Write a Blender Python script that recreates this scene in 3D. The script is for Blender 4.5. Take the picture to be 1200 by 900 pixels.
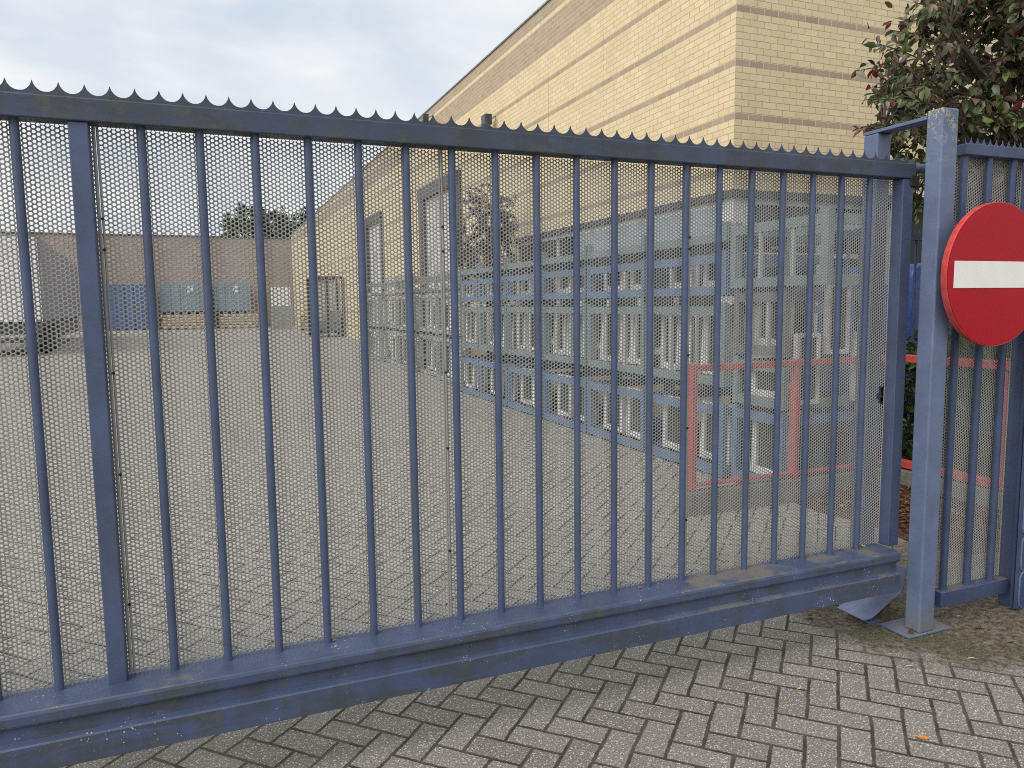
import bpy, bmesh, math, random
import numpy as np
from mathutils import Vector, Matrix
S = bpy.context.scene
for o in list(bpy.data.objects): bpy.data.objects.remove(o)
R = math.radians
# ------------------------------------------------------------------ camera
H = 1.52
YAW, PITCH, ROLL, FPX = 0.38170, 0.10650, -0.01280, 874.0
fw = Vector((math.sin(YAW)*math.cos(PITCH), math.cos(YAW)*math.cos(PITCH), -math.sin(PITCH)))
rt = Vector((math.cos(YAW), -math.sin(YAW), 0)); up = rt.cross(fw)
c_, s_ = math.cos(ROLL), math.sin(ROLL)
rt, up = rt*c_ + up*s_, up*c_ - rt*s_
cam_d = bpy.data.cameras.new('camera'); cam = bpy.data.objects.new('camera', cam_d)
S.collection.objects.link(cam); S.camera = cam
cam_d.sensor_width = 36; cam_d.lens = 36*FPX/1200; cam_d.clip_start = 0.02; cam_d.clip_end = 2000
cam.matrix_world = Matrix(((rt.x, up.x, -fw.x, 0), (rt.y, up.y, -fw.y, 0), (rt.z, up.z, -fw.z, H), (0, 0, 0, 1)))
# ------------------------------------------------------------------ light
SUN_EL, SUN_AZ = 46, 247          # degrees; azimuth clockwise from +Y
sd = Vector((math.sin(R(SUN_AZ))*math.cos(R(SUN_EL)), math.cos(R(SUN_AZ))*math.cos(R(SUN_EL)), math.sin(R(SUN_EL))))
sun_d = bpy.data.lights.new('sun', 'SUN'); sun_d.energy = 1.5; sun_d.angle = R(62); sun_d.color = (1, 0.95, 0.87)
sun = bpy.data.objects.new('sun', sun_d); S.collection.objects.link(sun)
sun.rotation_euler = sd.to_track_quat('Z', 'Y').to_euler(); sun.location = (-5, 0, 12)
S.view_settings.view_transform = 'Standard'; S.view_settings.look = 'None'
S.view_settings.gamma = 1; S.view_settings.exposure = 1.0; S.view_settings.use_curve_mapping = False
S.render.engine = 'CYCLES'; S.cycles.filter_width = 1.0; S.cycles.use_denoising = False; S.cycles.max_bounces = 5; S.cycles.diffuse_bounces = 3
S.cycles.sample_clamp_indirect = 4
W = bpy.data.worlds.new('World'); S.world = W; W.use_nodes = True
# ------------------------------------------------------------------ node helper
class NT:
    def __init__(s, nt): s.nt = nt; s.n = nt.nodes; s.l = nt.links
    def node(s, t, **k):
        n = s.n.new(t)
        for a, b in k.items(): setattr(n, a, b)
        return n
    def put(s, sock, v):
        if isinstance(v, bpy.types.NodeSocket): s.l.new(v, sock)
        elif isinstance(v, (int, float)) and hasattr(sock.default_value, '__len__'): sock.default_value = (v,)*len(sock.default_value)
        elif isinstance(v, (tuple, list)) and len(sock.default_value) == 4 and len(v) == 3: sock.default_value = (*v, 1)
        else: sock.default_value = v
    def m(s, op, a, b=0.0, c=0.0):
        n = s.node('ShaderNodeMath', operation=op)
        s.put(n.inputs[0], a); s.put(n.inputs[1], b); s.put(n.inputs[2], c)
        return n.outputs[0]
    def mix(s, f, a, b, mode='MIX'):
        n = s.node('ShaderNodeMix', data_type='RGBA', blend_type=mode)
        s.put(n.inputs[0], f); s.put(n.inputs[6], a); s.put(n.inputs[7], b)
        return n.outputs[2]
    def ramp(s, v, lo, hi):
        n = s.node('ShaderNodeMapRange', interpolation_type='SMOOTHSTEP'); n.clamp = True
        s.put(n.inputs[0], v); s.put(n.inputs[1], lo); s.put(n.inputs[2], hi)
        return n.outputs[0]
    def noise(s, vec, scale, detail=4, rough=0.55, dist=0.0):
        n = s.node('ShaderNodeTexNoise')
        if vec is not None: s.put(n.inputs['Vector'], vec)
        n.inputs['Scale'].default_value = scale; n.inputs['Detail'].default_value = detail
        n.inputs['Roughness'].default_value = rough; n.inputs['Distortion'].default_value = dist
        return n.outputs[0]
    def vor(s, vec, scale):
        n = s.node('ShaderNodeTexVoronoi'); s.put(n.inputs['Vector'], vec); n.inputs['Scale'].default_value = scale
        return n.outputs['Distance']
    def sep(s, v): n = s.node('ShaderNodeSeparateXYZ'); s.put(n.inputs[0], v); return n.outputs
    def com(s, x, y, z=0.0):
        n = s.node('ShaderNodeCombineXYZ'); s.put(n.inputs[0], x); s.put(n.inputs[1], y); s.put(n.inputs[2], z); return n.outputs[0]
    def pos(s): return s.node('ShaderNodeNewGeometry').outputs['Position']
    def obj(s): return s.node('ShaderNodeTexCoord').outputs['Object']
    def bump(s, h, dist, strength=1.0):
        n = s.node('ShaderNodeBump'); s.put(n.inputs['Height'], h); n.inputs['Distance'].default_value = dist
        n.inputs['Strength'].default_value = strength
        return n.outputs[0]
def material(name, rough=0.6, metal=0.0, color=None, spec=0.5):
    mt = bpy.data.materials.new(name); mt.use_nodes = True
    t = NT(mt.node_tree); b = mt.node_tree.nodes['Principled BSDF']
    b.inputs['Roughness'].default_value = rough; b.inputs['Metallic'].default_value = metal
    b.inputs['Specular IOR Level'].default_value = spec
    if color: b.inputs['Base Color'].default_value = (*color, 1)
    return mt, t, b
def worn(name, color, dirt=(0.12, 0.11, 0.09), rough=0.6, amt=0.35, scale=3.0, var=0.12, metal=0.0, spec=0.4, bump=0.0):
    """painted / plain material with broad tone variation and patches of dirt"""
    mt, t, b = material(name, rough, metal, None, spec)
    p = t.pos()
    n1 = t.noise(p, scale, 5, 0.6); n2 = t.noise(p, scale*9, 4, 0.6); n3 = t.noise(p, scale*45, 2, 0.5)
    lo = tuple(c*(1-var*1.5) for c in color); hi = tuple(min(1, c*(1+var)) for c in color)
    c = t.mix(t.ramp(n2, 0.3, 0.7), lo, hi)
    mask = t.m('MULTIPLY', t.ramp(t.m('ADD', n1, t.m('MULTIPLY', n3, 0.15)), 0.55, 0.72), amt)
    t.put(b.inputs['Base Color'], t.mix(mask, c, dirt))
    t.put(b.inputs['Roughness'], t.m('ADD', t.m('MULTIPLY', n2, 0.25), rough-0.12))
    if bump: t.put(b.inputs['Normal'], t.bump(n3, bump))
    return mt
# ------------------------------------------------------------------ sky
t = NT(W.node_tree); bg = t.n['Background']
sky = t.node('ShaderNodeTexSky', sky_type='NISHITA'); sky.sun_disc = False
sky.sun_elevation = R(SUN_EL); sky.sun_rotation = R(SUN_AZ); sky.dust_density = 2.0
d = t.node('ShaderNodeTexCoord').outputs['Generated']
x, y, z = t.sep(d)
den = t.m('ADD', t.m('MAXIMUM', z, 0.0), 0.22)
uv = t.com(t.m('DIVIDE', x, den), t.m('DIVIDE', y, den), 0.3)
n1 = t.noise(uv, 1.25, 7, 0.52, 0.25); n2 = t.noise(uv, 2.9, 6, 0.5, 0.4)
mask = t.ramp(n1, 0.30, 0.52)
tone = t.ramp(n2, 0.34, 0.66)
cloud = t.mix(tone, (4.55, 4.85, 5.2), (5.75, 5.75, 5.7))
blue = t.mix(0.75, sky.outputs[0], (4.3, 4.75, 5.25))
t.put(bg.inputs[0], t.mix(t.m('MULTIPLY', mask, 0.9), blue, cloud)); bg.inputs[1].default_value = 0.085
# ------------------------------------------------------------------ mesh helpers
COL = S.collection
class MB:
    def __init__(s): s.v = []; s.f = []
    def add(s, vs, fs):
        k = len(s.v); s.v += [tuple(p) for p in vs]; s.f += [tuple(i+k for i in q) for q in fs]; return s
    def box(s, x0, x1, y0, y1, z0, z1):
        return s.add([(x0,y0,z0),(x1,y0,z0),(x1,y1,z0),(x0,y1,z0),(x0,y0,z1),(x1,y0,z1),(x1,y1,z1),(x0,y1,z1)],
                     [(3,2,1,0),(4,5,6,7),(0,1,5,4),(1,2,6,5),(2,3,7,6),(3,0,4,7)])
    def cyl(s, a, b, r, n=12, r2=None, caps=True):
        a = Vector(a); b = Vector(b); r2 = r if r2 is None else r2
        w = (b-a).normalized(); u = w.orthogonal().normalized(); v = w.cross(u)
        vs = [a+(u*math.cos(2*math.pi*i/n)+v*math.sin(2*math.pi*i/n))*r for i in range(n)]
        vs += [b+(u*math.cos(2*math.pi*i/n)+v*math.sin(2*math.pi*i/n))*r2 for i in range(n)]
        fs = [(i, (i+1) % n, n+(i+1) % n, n+i) for i in range(n)]
        if caps: fs += [tuple(reversed(range(n))), tuple(range(n, 2*n))]
        return s.add(vs, fs)
    def tube(s, pts, rads, n=7):
        for i in range(len(pts)-1): s.cyl(pts[i], pts[i+1], rads[i], n, rads[i+1], caps=(i in (0, len(pts)-2)))
        return s
    def prism(s, poly, fn, a, b):
        """extrude polygon poly (u,v): fn(u,v,w) -> xyz, from w=a to w=b"""
        n = len(poly)
        vs = [fn(u, v, a) for u, v in poly] + [fn(u, v, b) for u, v in poly]
        fs = [(i, (i+1) % n, n+(i+1) % n, n+i) for i in range(n)] + [tuple(reversed(range(n))), tuple(range(n, 2*n))]
        return s.add(vs, fs)
    def rot(s, ang, cx, cy):
        c, q = math.cos(ang), math.sin(ang)
        s.v = [(cx+(x-cx)*c-(y-cy)*q, cy+(x-cx)*q+(y-cy)*c, z) for x, y, z in s.v]; return s
def link(name, me, mat=None, parent=None):
    o = bpy.data.objects.new(name, me); COL.objects.link(o)
    if mat: me.materials.append(mat)
    if parent: o.parent = parent
    return o
def wloc(o):
    p = Vector((0, 0, 0))
    while o: p += o.location; o = o.parent
    return p
def part(name, mb, mat, parent=None, bevel=0.0, smooth=False, seg=2):
    off = wloc(parent) if parent else Vector((0, 0, 0))
    me = bpy.data.meshes.new(name)
    me.from_pydata([(p[0]-off.x, p[1]-off.y, p[2]-off.z) for p in mb.v], [], mb.f)
    bm = bmesh.new(); bm.from_mesh(me)
    bmesh.ops.recalc_face_normals(bm, faces=bm.faces)
    if bevel:
        es = [e for e in bm.edges if len(e.link_faces) == 2 and e.calc_face_angle(0) > R(35)]
        bmesh.ops.bevel(bm, geom=es, offset=bevel, segments=seg, affect='EDGES', profile=0.5, clamp_overlap=True)
    bm.to_mesh(me); bm.free()
    if smooth:
        me.set_sharp_from_angle(angle=R(35))
        for p in me.polygons: p.use_smooth = True
    return link(name, me, mat, parent)
def thing(name, loc, label, cat, group=None):
    o = bpy.data.objects.new(name, None); COL.objects.link(o); o.location = loc; o.empty_display_size = 0.1
    return tag(o, label, cat, group)
def tag(o, label, cat, group=None):
    o['label'] = label; o['category'] = cat; o['kind'] = 'thing'
    if group: o['group'] = group
    return o
def structure(o, kind='structure'): o['kind'] = kind; return o
def tree_copy(o, parent=None):
    c = o.copy(); COL.objects.link(c); c.parent = parent
    for ch in list(o.children): tree_copy(ch, c)
    return c
ORD = ['first', 'second', 'third', 'fourth', 'fifth', 'sixth', 'seventh', 'eighth']
# ------------------------------------------------------------------ materials
def blue_paint(name, base, grime_shade, gscale=(1.6, 1.6, 5), rough=0.42, specks=0.5, lich=None, dust=0.0, splash=0):
    mt, t, b = material(name, rough, 0, None, 0.5)
    p = t.pos(); x, y, z = t.sep(p)
    n2 = t.noise(p, 7, 4, 0.6); n3 = t.noise(p, 70, 3, 0.6)
    c = t.mix(t.ramp(n2, 0.3, 0.72), tuple(v*0.86 for v in base), tuple(v*1.12 for v in base))
    st = t.com(t.m('MULTIPLY', x, gscale[0]), t.m('MULTIPLY', y, gscale[1]), t.m('MULTIPLY', z, gscale[2]))
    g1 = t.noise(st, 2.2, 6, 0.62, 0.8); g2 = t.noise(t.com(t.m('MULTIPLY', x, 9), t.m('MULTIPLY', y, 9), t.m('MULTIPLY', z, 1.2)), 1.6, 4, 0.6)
    gm = t.m('MULTIPLY', t.ramp(t.m('ADD', t.m('MULTIPLY', g1, 0.6), t.m('MULTIPLY', g2, 0.4)), 0.43, 0.56), grime_shade)
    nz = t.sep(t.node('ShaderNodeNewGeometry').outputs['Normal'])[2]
    gm = t.m('MULTIPLY', gm, t.m('SUBTRACT', 1.0, t.m('MULTIPLY', t.ramp(nz, 0.4, 0.8), 0.9)))  # upright faces darker than tops: real dirt plus shade painted into the colour
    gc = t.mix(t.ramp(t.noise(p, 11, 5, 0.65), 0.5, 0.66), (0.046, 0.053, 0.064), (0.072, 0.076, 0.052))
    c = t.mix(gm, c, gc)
    if dust:
        dm = t.m('MULTIPLY', t.m('MULTIPLY', t.ramp(nz, 0.5, 0.9), t.ramp(t.m('ADD', t.noise(p, 4.5, 5, 0.65), t.m('MULTIPLY', t.ramp(x, 0.9, 2.4), 0.14)), 0.57, 0.72)), dust)
        c = t.mix(dm, c, (0.17, 0.155, 0.13))
    v = t.vor(p, 95); sm = t.m('MULTIPLY', t.m('LESS_THAN', v, t.m('MULTIPLY', t.m('SUBTRACT', t.noise(p, 7, 4, 0.65), 0.46), 1.3*specks+0.001)), t.ramp(t.noise(p, 40, 2), 0.45, 0.6))
    c = t.mix(sm, c, (0.5, 0.49, 0.4))
    if splash:
        c = t.mix(t.m('MULTIPLY', t.m('SUBTRACT', 1, t.ramp(z, 0.0, splash)), t.ramp(t.noise(p, 90, 4, 0.7), 0.36, 0.56)), c, (0.17, 0.15, 0.11))
    if lich:
        zl = t.ramp(z, lich[0], lich[1])
        lm = t.m('MULTIPLY', zl, t.ramp(t.noise(p, 26, 5, 0.65), 0.47, 0.57))
        c = t.mix(t.m('MULTIPLY', lm, 0.85), c, t.mix(t.ramp(t.noise(p, 120, 3), 0.4, 0.62), (0.10, 0.10, 0.085), (0.42, 0.42, 0.36)))
    t.put(b.inputs['Base Color'], c)
    t.put(b.inputs['Roughness'], t.m('ADD', t.m('MULTIPLY', n3, 0.2), t.m('ADD', t.m('MULTIPLY', gm, 0.3), rough-0.1)))
    t.put(b.inputs['Normal'], t.bump(t.m('ADD', n3, t.m('MULTIPLY', gm, 0.4)), 0.0006))
    return mt
M_plate = None
BLUE = (0.064, 0.088, 0.166)
M_bar = blue_paint('blue_gate_paint', BLUE, 0.22, specks=0.2)
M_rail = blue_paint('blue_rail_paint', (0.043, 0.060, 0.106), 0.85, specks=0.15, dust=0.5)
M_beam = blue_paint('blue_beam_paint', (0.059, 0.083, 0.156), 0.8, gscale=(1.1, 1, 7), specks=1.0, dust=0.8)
M_postr = blue_paint('blue_rear_post_paint', (0.115, 0.15, 0.255), 0.1, rough=0.5, specks=0.2)
M_post = blue_paint('blue_post_paint', (0.12, 0.158, 0.262), 0.1, rough=0.5, specks=0.35, lich=(2.02, 2.36), splash=0.16)
M_plate = blue_paint('blue_base_plate_paint', (0.125, 0.16, 0.262), 0.2, rough=0.5, specks=0.6, dust=0.75)
M_fence = blue_paint('blue_fence_paint', (0.047, 0.071, 0.15), 0.25, specks=0.3, dust=0.7)
M_rubber = worn('black_rubber', (0.02, 0.02, 0.022), rough=0.8)
def zinc(name, base):
    mt, t, b = material(name, 0.6, 0.1, None, 0.35)
    p = t.pos()
    n = t.noise(p, 5, 5, 0.6); n2 = t.noise(p, 60, 3)
    c = t.mix(n, tuple(v*0.8 for v in base), tuple(v*1.2 for v in base))
    t.put(b.inputs['Base Color'], t.mix(t.m('MULTIPLY', n2, 0.35), c, (0.2, 0.19, 0.16)))
    return mt
M_sheet = zinc('galvanised_perforated_sheet', (0.35, 0.35, 0.34))
M_zinc = zinc('galvanised_steel', (0.42, 0.43, 0.43))
def glass_mat(name, col, rough=0.06):
    mt, t, b = material(name, rough, 0, None, 0.8)
    t.put(b.inputs['Base Color'], t.mix(t.noise(t.pos(), 0.9, 4), col, tuple(v*1.7 for v in col)))
    return mt
M_glass = glass_mat('dark_window_glass', (0.02, 0.026, 0.028), 0.12); M_glass.node_tree.nodes['Principled BSDF'].inputs['Specular IOR Level'].default_value = 0.3
M_pane = glass_mat('greenish_dark_pane', (0.03, 0.04, 0.028), 0.25); M_pane.node_tree.nodes['Principled BSDF'].inputs['Specular IOR Level'].default_value = 0.25
M_white = worn('white_frame', (0.64, 0.65, 0.63), rough=0.45, amt=0.4)
M_sblue = worn('blue_stillage_paint', (0.10, 0.185, 0.345), rough=0.5, amt=0.4, scale=4)
M_sgreen = worn('pale_green_stillage_paint', (0.17, 0.245, 0.27), rough=0.5, amt=0.3, scale=4)
M_sgrey = worn('grey_stillage_paint', (0.30, 0.32, 0.315), rough=0.55, amt=0.5, scale=4)
M_sdark = worn('dark_grey_stillage_paint', (0.13, 0.14, 0.145), rough=0.55, amt=0.4, scale=4)
M_red = worn('red_barrier_paint', (0.50, 0.07, 0.068), rough=0.45, amt=0.15, scale=5)
M_concrete = worn('concrete', (0.17, 0.16, 0.142), rough=0.85, amt=0.5, scale=3, bump=0.002)
M_bark = worn('bark', (0.085, 0.065, 0.05), rough=0.9, amt=0.4, scale=8, bump=0.004)
M_dark = worn('dark_steel', (0.045, 0.047, 0.055), rough=0.5, amt=0.3)
M_wood = worn('pale_timber', (0.58, 0.46, 0.29), rough=0.8, amt=0.35, scale=3, var=0.3)
def leaf_mat(name, cols, rough=0.45, back=0.0):
    mt, t, b = material(name, rough, 0, None, 0.5)
    rnd = t.node('ShaderNodeNewGeometry').outputs['Random Per Island']
    r = t.node('ShaderNodeValToRGB'); r.color_ramp.interpolation = 'CONSTANT'
    e = r.color_ramp.elements
    while len(e) < len(cols): e.new(0.5)
    acc = 0; tot = sum(w for w, _ in cols)
    for i, (w, c) in enumerate(cols):
        e[i].position = acc/tot; e[i].color = (*c, 1); acc += w
    t.put(r.inputs[0], rnd)
    br = t.m('ADD', t.m('MULTIPLY', t.m('FRACT', t.m('MULTIPLY', rnd, 37.7)), 0.7), 0.65)
    t.put(b.inputs['Base Color'], t.mix(1.0, r.outputs[0], t.com(br, br, br), 'MULTIPLY'))
    b.inputs['Subsurface Weight'].default_value = 0.0
    b.inputs['Transmission Weight'].default_value = 0.0
    tr = t.node('ShaderNodeBsdfTranslucent'); ad = t.node('ShaderNodeMixShader'); ad.inputs[0].default_value = 0.25
    t.put(tr.inputs[0], r.outputs[0])
    out = t.n['Material Output']
    t.l.new(b.outputs[0], ad.inputs[1]); t.l.new(tr.outputs[0], ad.inputs[2]); t.l.new(ad.outputs[0], out.inputs[0])
    return mt
M_leaf = leaf_mat('plum_and_green_leaves', [(5, (0.085, 0.115, 0.04)), (4, (0.12, 0.155, 0.05)), (3, (0.15, 0.13, 0.06)), (2, (0.16, 0.115, 0.08)), (2.5, (0.19, 0.20, 0.13)), (0.5, (0.13, 0.018, 0.025)), (2.4, (0.10, 0.05, 0.055))], 0.38)
M_leaf_red = leaf_mat('dark_red_leaves', [(3, (0.15, 0.012, 0.02)), (3, (0.06, 0.02, 0.03)), (3, (0.075, 0.07, 0.025)), (2, (0.10, 0.10, 0.05))], 0.38)
M_hedge = leaf_mat('laurel_leaves', [(4, (0.04, 0.075, 0.018)), (3, (0.065, 0.11, 0.03)), (2, (0.10, 0.15, 0.045)), (1, (0.03, 0.05, 0.015))], 0.35)
M_brush = leaf_mat('brownish_foliage', [(4, (0.105, 0.10, 0.07)), (3, (0.16, 0.13, 0.105)), (2, (0.075, 0.07, 0.055)), (1.5, (0.24, 0.19, 0.17))], 0.6)
M_far = leaf_mat('distant_foliage', [(4, (0.05, 0.075, 0.03)), (3, (0.075, 0.10, 0.04)), (2, (0.035, 0.055, 0.025))], 0.6)
# --- brick
def brick_mat():
    mt, t, b = material('pale_yellow_brick', 0.85, 0, None, 0.3)
    g = t.node('ShaderNodeNewGeometry'); p = g.outputs['Position']; x, y, z = t.sep(p)
    nx = t.sep(g.outputs['Normal'])[0]
    side = t.m('GREATER_THAN', t.m('ABSOLUTE', nx), 0.5)
    u = t.m('ADD', t.m('MULTIPLY', y, side), t.m('MULTIPLY', t.m('SUBTRACT', x, 6.3-8.0), t.m('SUBTRACT', 1.0, side)))
    CH, BL = 0.0818, 0.2205
    zz = t.m('DIVIDE', t.m('SUBTRACT', z, 0.0622), CH)
    row = t.m('FLOOR', zz); fv = t.m('SUBTRACT', zz, row)
    uu = t.m('ADD', t.m('DIVIDE', t.m('SUBTRACT', u, 8.0), BL), t.m('MULTIPLY', t.m('FLOORED_MODULO', row, 2), 0.5))
    col = t.m('FLOOR', uu); fu = t.m('SUBTRACT', uu, col)
    wob = t.m('MULTIPLY', t.m('SUBTRACT', t.noise(p, 30, 2), 0.5), 0.004)
    du = t.m('MULTIPLY', t.m('MINIMUM', fu, t.m('SUBTRACT', 1, fu)), BL)
    dv = t.m('MULTIPLY', t.m('MINIMUM', fv, t.m('SUBTRACT', 1, fv)), CH)
    dist = t.m('ADD', t.m('MINIMUM', du, dv), wob)
    face = t.ramp(dist, 0.0035, 0.0065)
    wn = t.node('ShaderNodeTexWhiteNoise', noise_dimensions='3D'); t.put(wn.inputs[0], t.com(col, row, side)); rnd = wn.outputs[0]
    k = t.m('FLOORED_MODULO', t.m('SUBTRACT', row, 46), 8)
    band = t.m('MULTIPLY', t.m('LESS_THAN', k, 0.5), t.m('LESS_THAN', row, 77.5))
    top = t.m('MULTIPLY', t.m('GREATER_THAN', row, 76.5), t.m('SUBTRACT', 1, t.m('COMPARE', row, 84, 0.5)))
    dk = t.m('MAXIMUM', band, top)
    yl = t.mix(rnd, (0.635, 0.52, 0.32), (0.70, 0.582, 0.37)); br = t.mix(rnd, (0.35, 0.275, 0.19), (0.41, 0.33, 0.235))
    c = t.mix(dk, yl, br)
    st = t.noise(p, 1.3, 5, 0.65); c = t.mix(t.m('MULTIPLY', t.ramp(st, 0.5, 0.75), 0.22), c, (0.36, 0.32, 0.25))
    rs = t.noise(t.com(t.m('MULTIPLY', u, 3.0), 0.0, t.m('MULTIPLY', z, 0.35)), 1.5, 5, 0.6)
    c = t.mix(t.m('MULTIPLY', t.ramp(rs, 0.52, 0.75), 0.25), c, (0.33, 0.29, 0.22))
    mo = t.mix(dk, (0.44, 0.37, 0.25), (0.58, 0.50, 0.38))
    mo = t.mix(t.ramp(t.noise(p, 12, 3), 0.35, 0.7), mo, t.mix(dk, (0.52, 0.43, 0.28), (0.6, 0.52, 0.4)))
    mj = t.m('MULTIPLY', side, t.m('COMPARE', t.m('FLOORED_MODULO', t.m('SUBTRACT', y, 13.6), 9.0), 0.01, 0.008))
    t.put(b.inputs['Base Color'], t.mix(t.m('MULTIPLY', mj, 0.6), t.mix(face, mo, c), (0.25, 0.21, 0.16)))
    t.put(b.inputs['Normal'], t.bump(t.m('ADD', face, t.m('MULTIPLY', t.noise(p, 90, 3), 0.25)), 0.004, 0.8))
    return mt
M_brick = brick_mat()
# --- herringbone pavers
def paver_mat():
    mt, t, b = material('herringbone_concrete_pavers', 0.8, 0, None, 0.35)
    p = t.pos(); x, y, z = t.sep(p)
    UN = 0.1077; q = math.sqrt(0.5)
    wv = t.node('ShaderNodeTexNoise'); t.put(wv.inputs['Vector'], p); wv.inputs['Scale'].default_value = 6; wv.inputs['Detail'].default_value = 2
    wx, wy, _ = t.sep(wv.outputs[1])
    u = t.m('DIVIDE', t.m('ADD', t.m('MULTIPLY', t.m('SUBTRACT', x, y), q), 0.145), UN)
    v = t.m('DIVIDE', t.m('SUBTRACT', t.m('MULTIPLY', t.m('ADD', x, y), q), 2.680), UN)
    u = t.m('ADD', u, t.m('MULTIPLY', t.m('SUBTRACT', wx, 0.5), 0.11)); v = t.m('ADD', v, t.m('MULTIPLY', t.m('SUBTRACT', wy, 0.5), 0.11))
    iu = t.m('FLOOR', u); iv = t.m('FLOOR', v); fu = t.m('SUBTRACT', u, iu); fv = t.m('SUBTRACT', v, iv)
    # bond: cell class k = (i - j + 1) mod 4 ; 0,1 = two halves of a paver along u ; 3,2 = halves of one along v
    k = t.m('FLOORED_MODULO', t.m('ADD', t.m('SUBTRACT', iu, iv), 0.0), 4)
    k = t.m('ROUND', k)
    # gap of the u=i joint is where cell (i-1, j) and (i, j) share a paver
    k1 = t.m('COMPARE', k, 1, 0.5); k0 = t.m('COMPARE', k, 0, 0.5); k2 = t.m('COMPARE', k, 2, 0.5); k3 = t.m('COMPARE', k, 3, 0.5)
    hor = t.m('ADD', k0, k1)
    lu = t.m('ADD', fu, k1); lv = t.m('ADD', fv, k2)
    Lu = t.m('ADD', 1, hor); Lv = t.m('SUBTRACT', 2, hor)
    e1 = t.m('MINIMUM', lu, t.m('SUBTRACT', Lu, lu)); e2 = t.m('MINIMUM', lv, t.m('SUBTRACT', Lv, lv))
    e = t.m('MULTIPLY', t.m('MINIMUM', e1, e2), UN)
    e = t.m('ADD', e, t.m('MULTIPLY', t.m('SUBTRACT', t.noise(p, 48, 4, 0.65), 0.5), 0.011))
    face = t.ramp(e, 0.0030, 0.0080)
    wn = t.node('ShaderNodeTexWhiteNoise', noise_dimensions='2D'); t.put(wn.inputs[0], t.com(t.m('SUBTRACT', iu, k1), t.m('SUBTRACT', iv, k2))); rnd = wn.outputs[0]
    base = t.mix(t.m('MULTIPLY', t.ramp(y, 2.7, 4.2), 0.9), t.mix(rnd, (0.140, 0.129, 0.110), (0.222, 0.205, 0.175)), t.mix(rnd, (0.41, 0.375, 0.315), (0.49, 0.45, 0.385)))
    s1 = t.noise(p, 150, 4, 0.75); s2 = t.vor(p, 125)
    sp = t.m('LESS_THAN', s2, 0.34); spk = t.m('MULTIPLY', sp, t.m('GREATER_THAN', t.noise(p, 70, 2), 0.5))
    c = t.mix(t.ramp(s1, 0.38, 0.62), t.mix(0.55, base, (0.055, 0.052, 0.046)), t.mix(0.4, base, (0.42, 0.40, 0.36)))
    c = t.mix(t.m('MULTIPLY', spk, 0.8), c, (0.58, 0.56, 0.52))
    big = t.noise(p, 1.1, 5, 0.6); c = t.mix(t.m('MULTIPLY', t.ramp(big, 0.45, 0.75), 0.12), c, (0.12, 0.115, 0.09))
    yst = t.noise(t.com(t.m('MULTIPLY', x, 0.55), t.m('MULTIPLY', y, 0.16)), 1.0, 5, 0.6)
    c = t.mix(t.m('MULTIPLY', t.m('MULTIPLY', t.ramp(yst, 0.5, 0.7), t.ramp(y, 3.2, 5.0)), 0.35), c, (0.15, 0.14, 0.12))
    joint = t.mix(t.ramp(t.noise(p, 8, 4), 0.4, 0.6), (0.040, 0.034, 0.025), (0.075, 0.066, 0.042))
    col = t.mix(face, joint, c)
    # soil and moss washed over the pavers near the gate post
    dl = t.m('ADD', t.m('MULTIPLY', t.m('SUBTRACT', x, 2.62), 0.58), t.m('MULTIPLY', t.m('SUBTRACT', y, 2.17), 0.81))
    dl = t.m('ADD', dl, t.m('MULTIPLY', t.m('SUBTRACT', t.noise(p, 7, 5, 0.65), 0.5), 0.5))
    lim = t.m('SUBTRACT', 1, t.ramp(t.m('ADD', y, t.m('MULTIPLY', t.noise(p, 4, 4), 0.6)), 3.2, 4.1)); limx = t.ramp(t.m('ADD', x, t.m('MULTIPLY', t.m('SUBTRACT', t.noise(p, 9, 5, 0.65), 0.5), 0.35)), 2.5, 2.64)
    soil = t.m('MULTIPLY', t.m('MULTIPLY', t.ramp(dl, -0.02, 0.09), lim), limx)
    sc = t.mix(t.ramp(t.noise(p, 35, 5, 0.7), 0.38, 0.62), (0.055, 0.046, 0.033), (0.20, 0.172, 0.125))
    sc = t.mix(t.m('MULTIPLY', t.ramp(t.noise(p, 3.2, 5, 0.6), 0.46, 0.6), 0.8), sc, t.mix(t.ramp(t.noise(p, 90, 3, 0.7), 0.35, 0.65), (0.035, 0.034, 0.018), (0.125, 0.115, 0.062)))
    sc = t.mix(t.m('MULTIPLY', t.m('LESS_THAN', t.vor(p, 120), 0.2), 0.6), sc, (0.26, 0.24, 0.2))
    soil = t.m('MULTIPLY', soil, t.m('ADD', 0.72, t.m('MULTIPLY', t.ramp(dl, 0.0, 0.2), 0.28)))
    t.put(b.inputs['Base Color'], t.mix(soil, col, sc))
    h = t.m('ADD', t.m('MULTIPLY', face, t.m('SUBTRACT', 1, t.m('MULTIPLY', soil, 0.9))), t.m('MULTIPLY', s1, 0.35))
    h = t.m('ADD', h, t.m('MULTIPLY', soil, t.m('MULTIPLY', t.noise(p, 70, 5, 0.7), 1.6)))
    t.put(b.inputs['Normal'], t.bump(h, 0.006, 0.9))
    return mt
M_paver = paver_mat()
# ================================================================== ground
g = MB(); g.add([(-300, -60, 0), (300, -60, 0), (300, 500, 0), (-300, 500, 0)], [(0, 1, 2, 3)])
structure(part('ground', g, M_paver))
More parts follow.
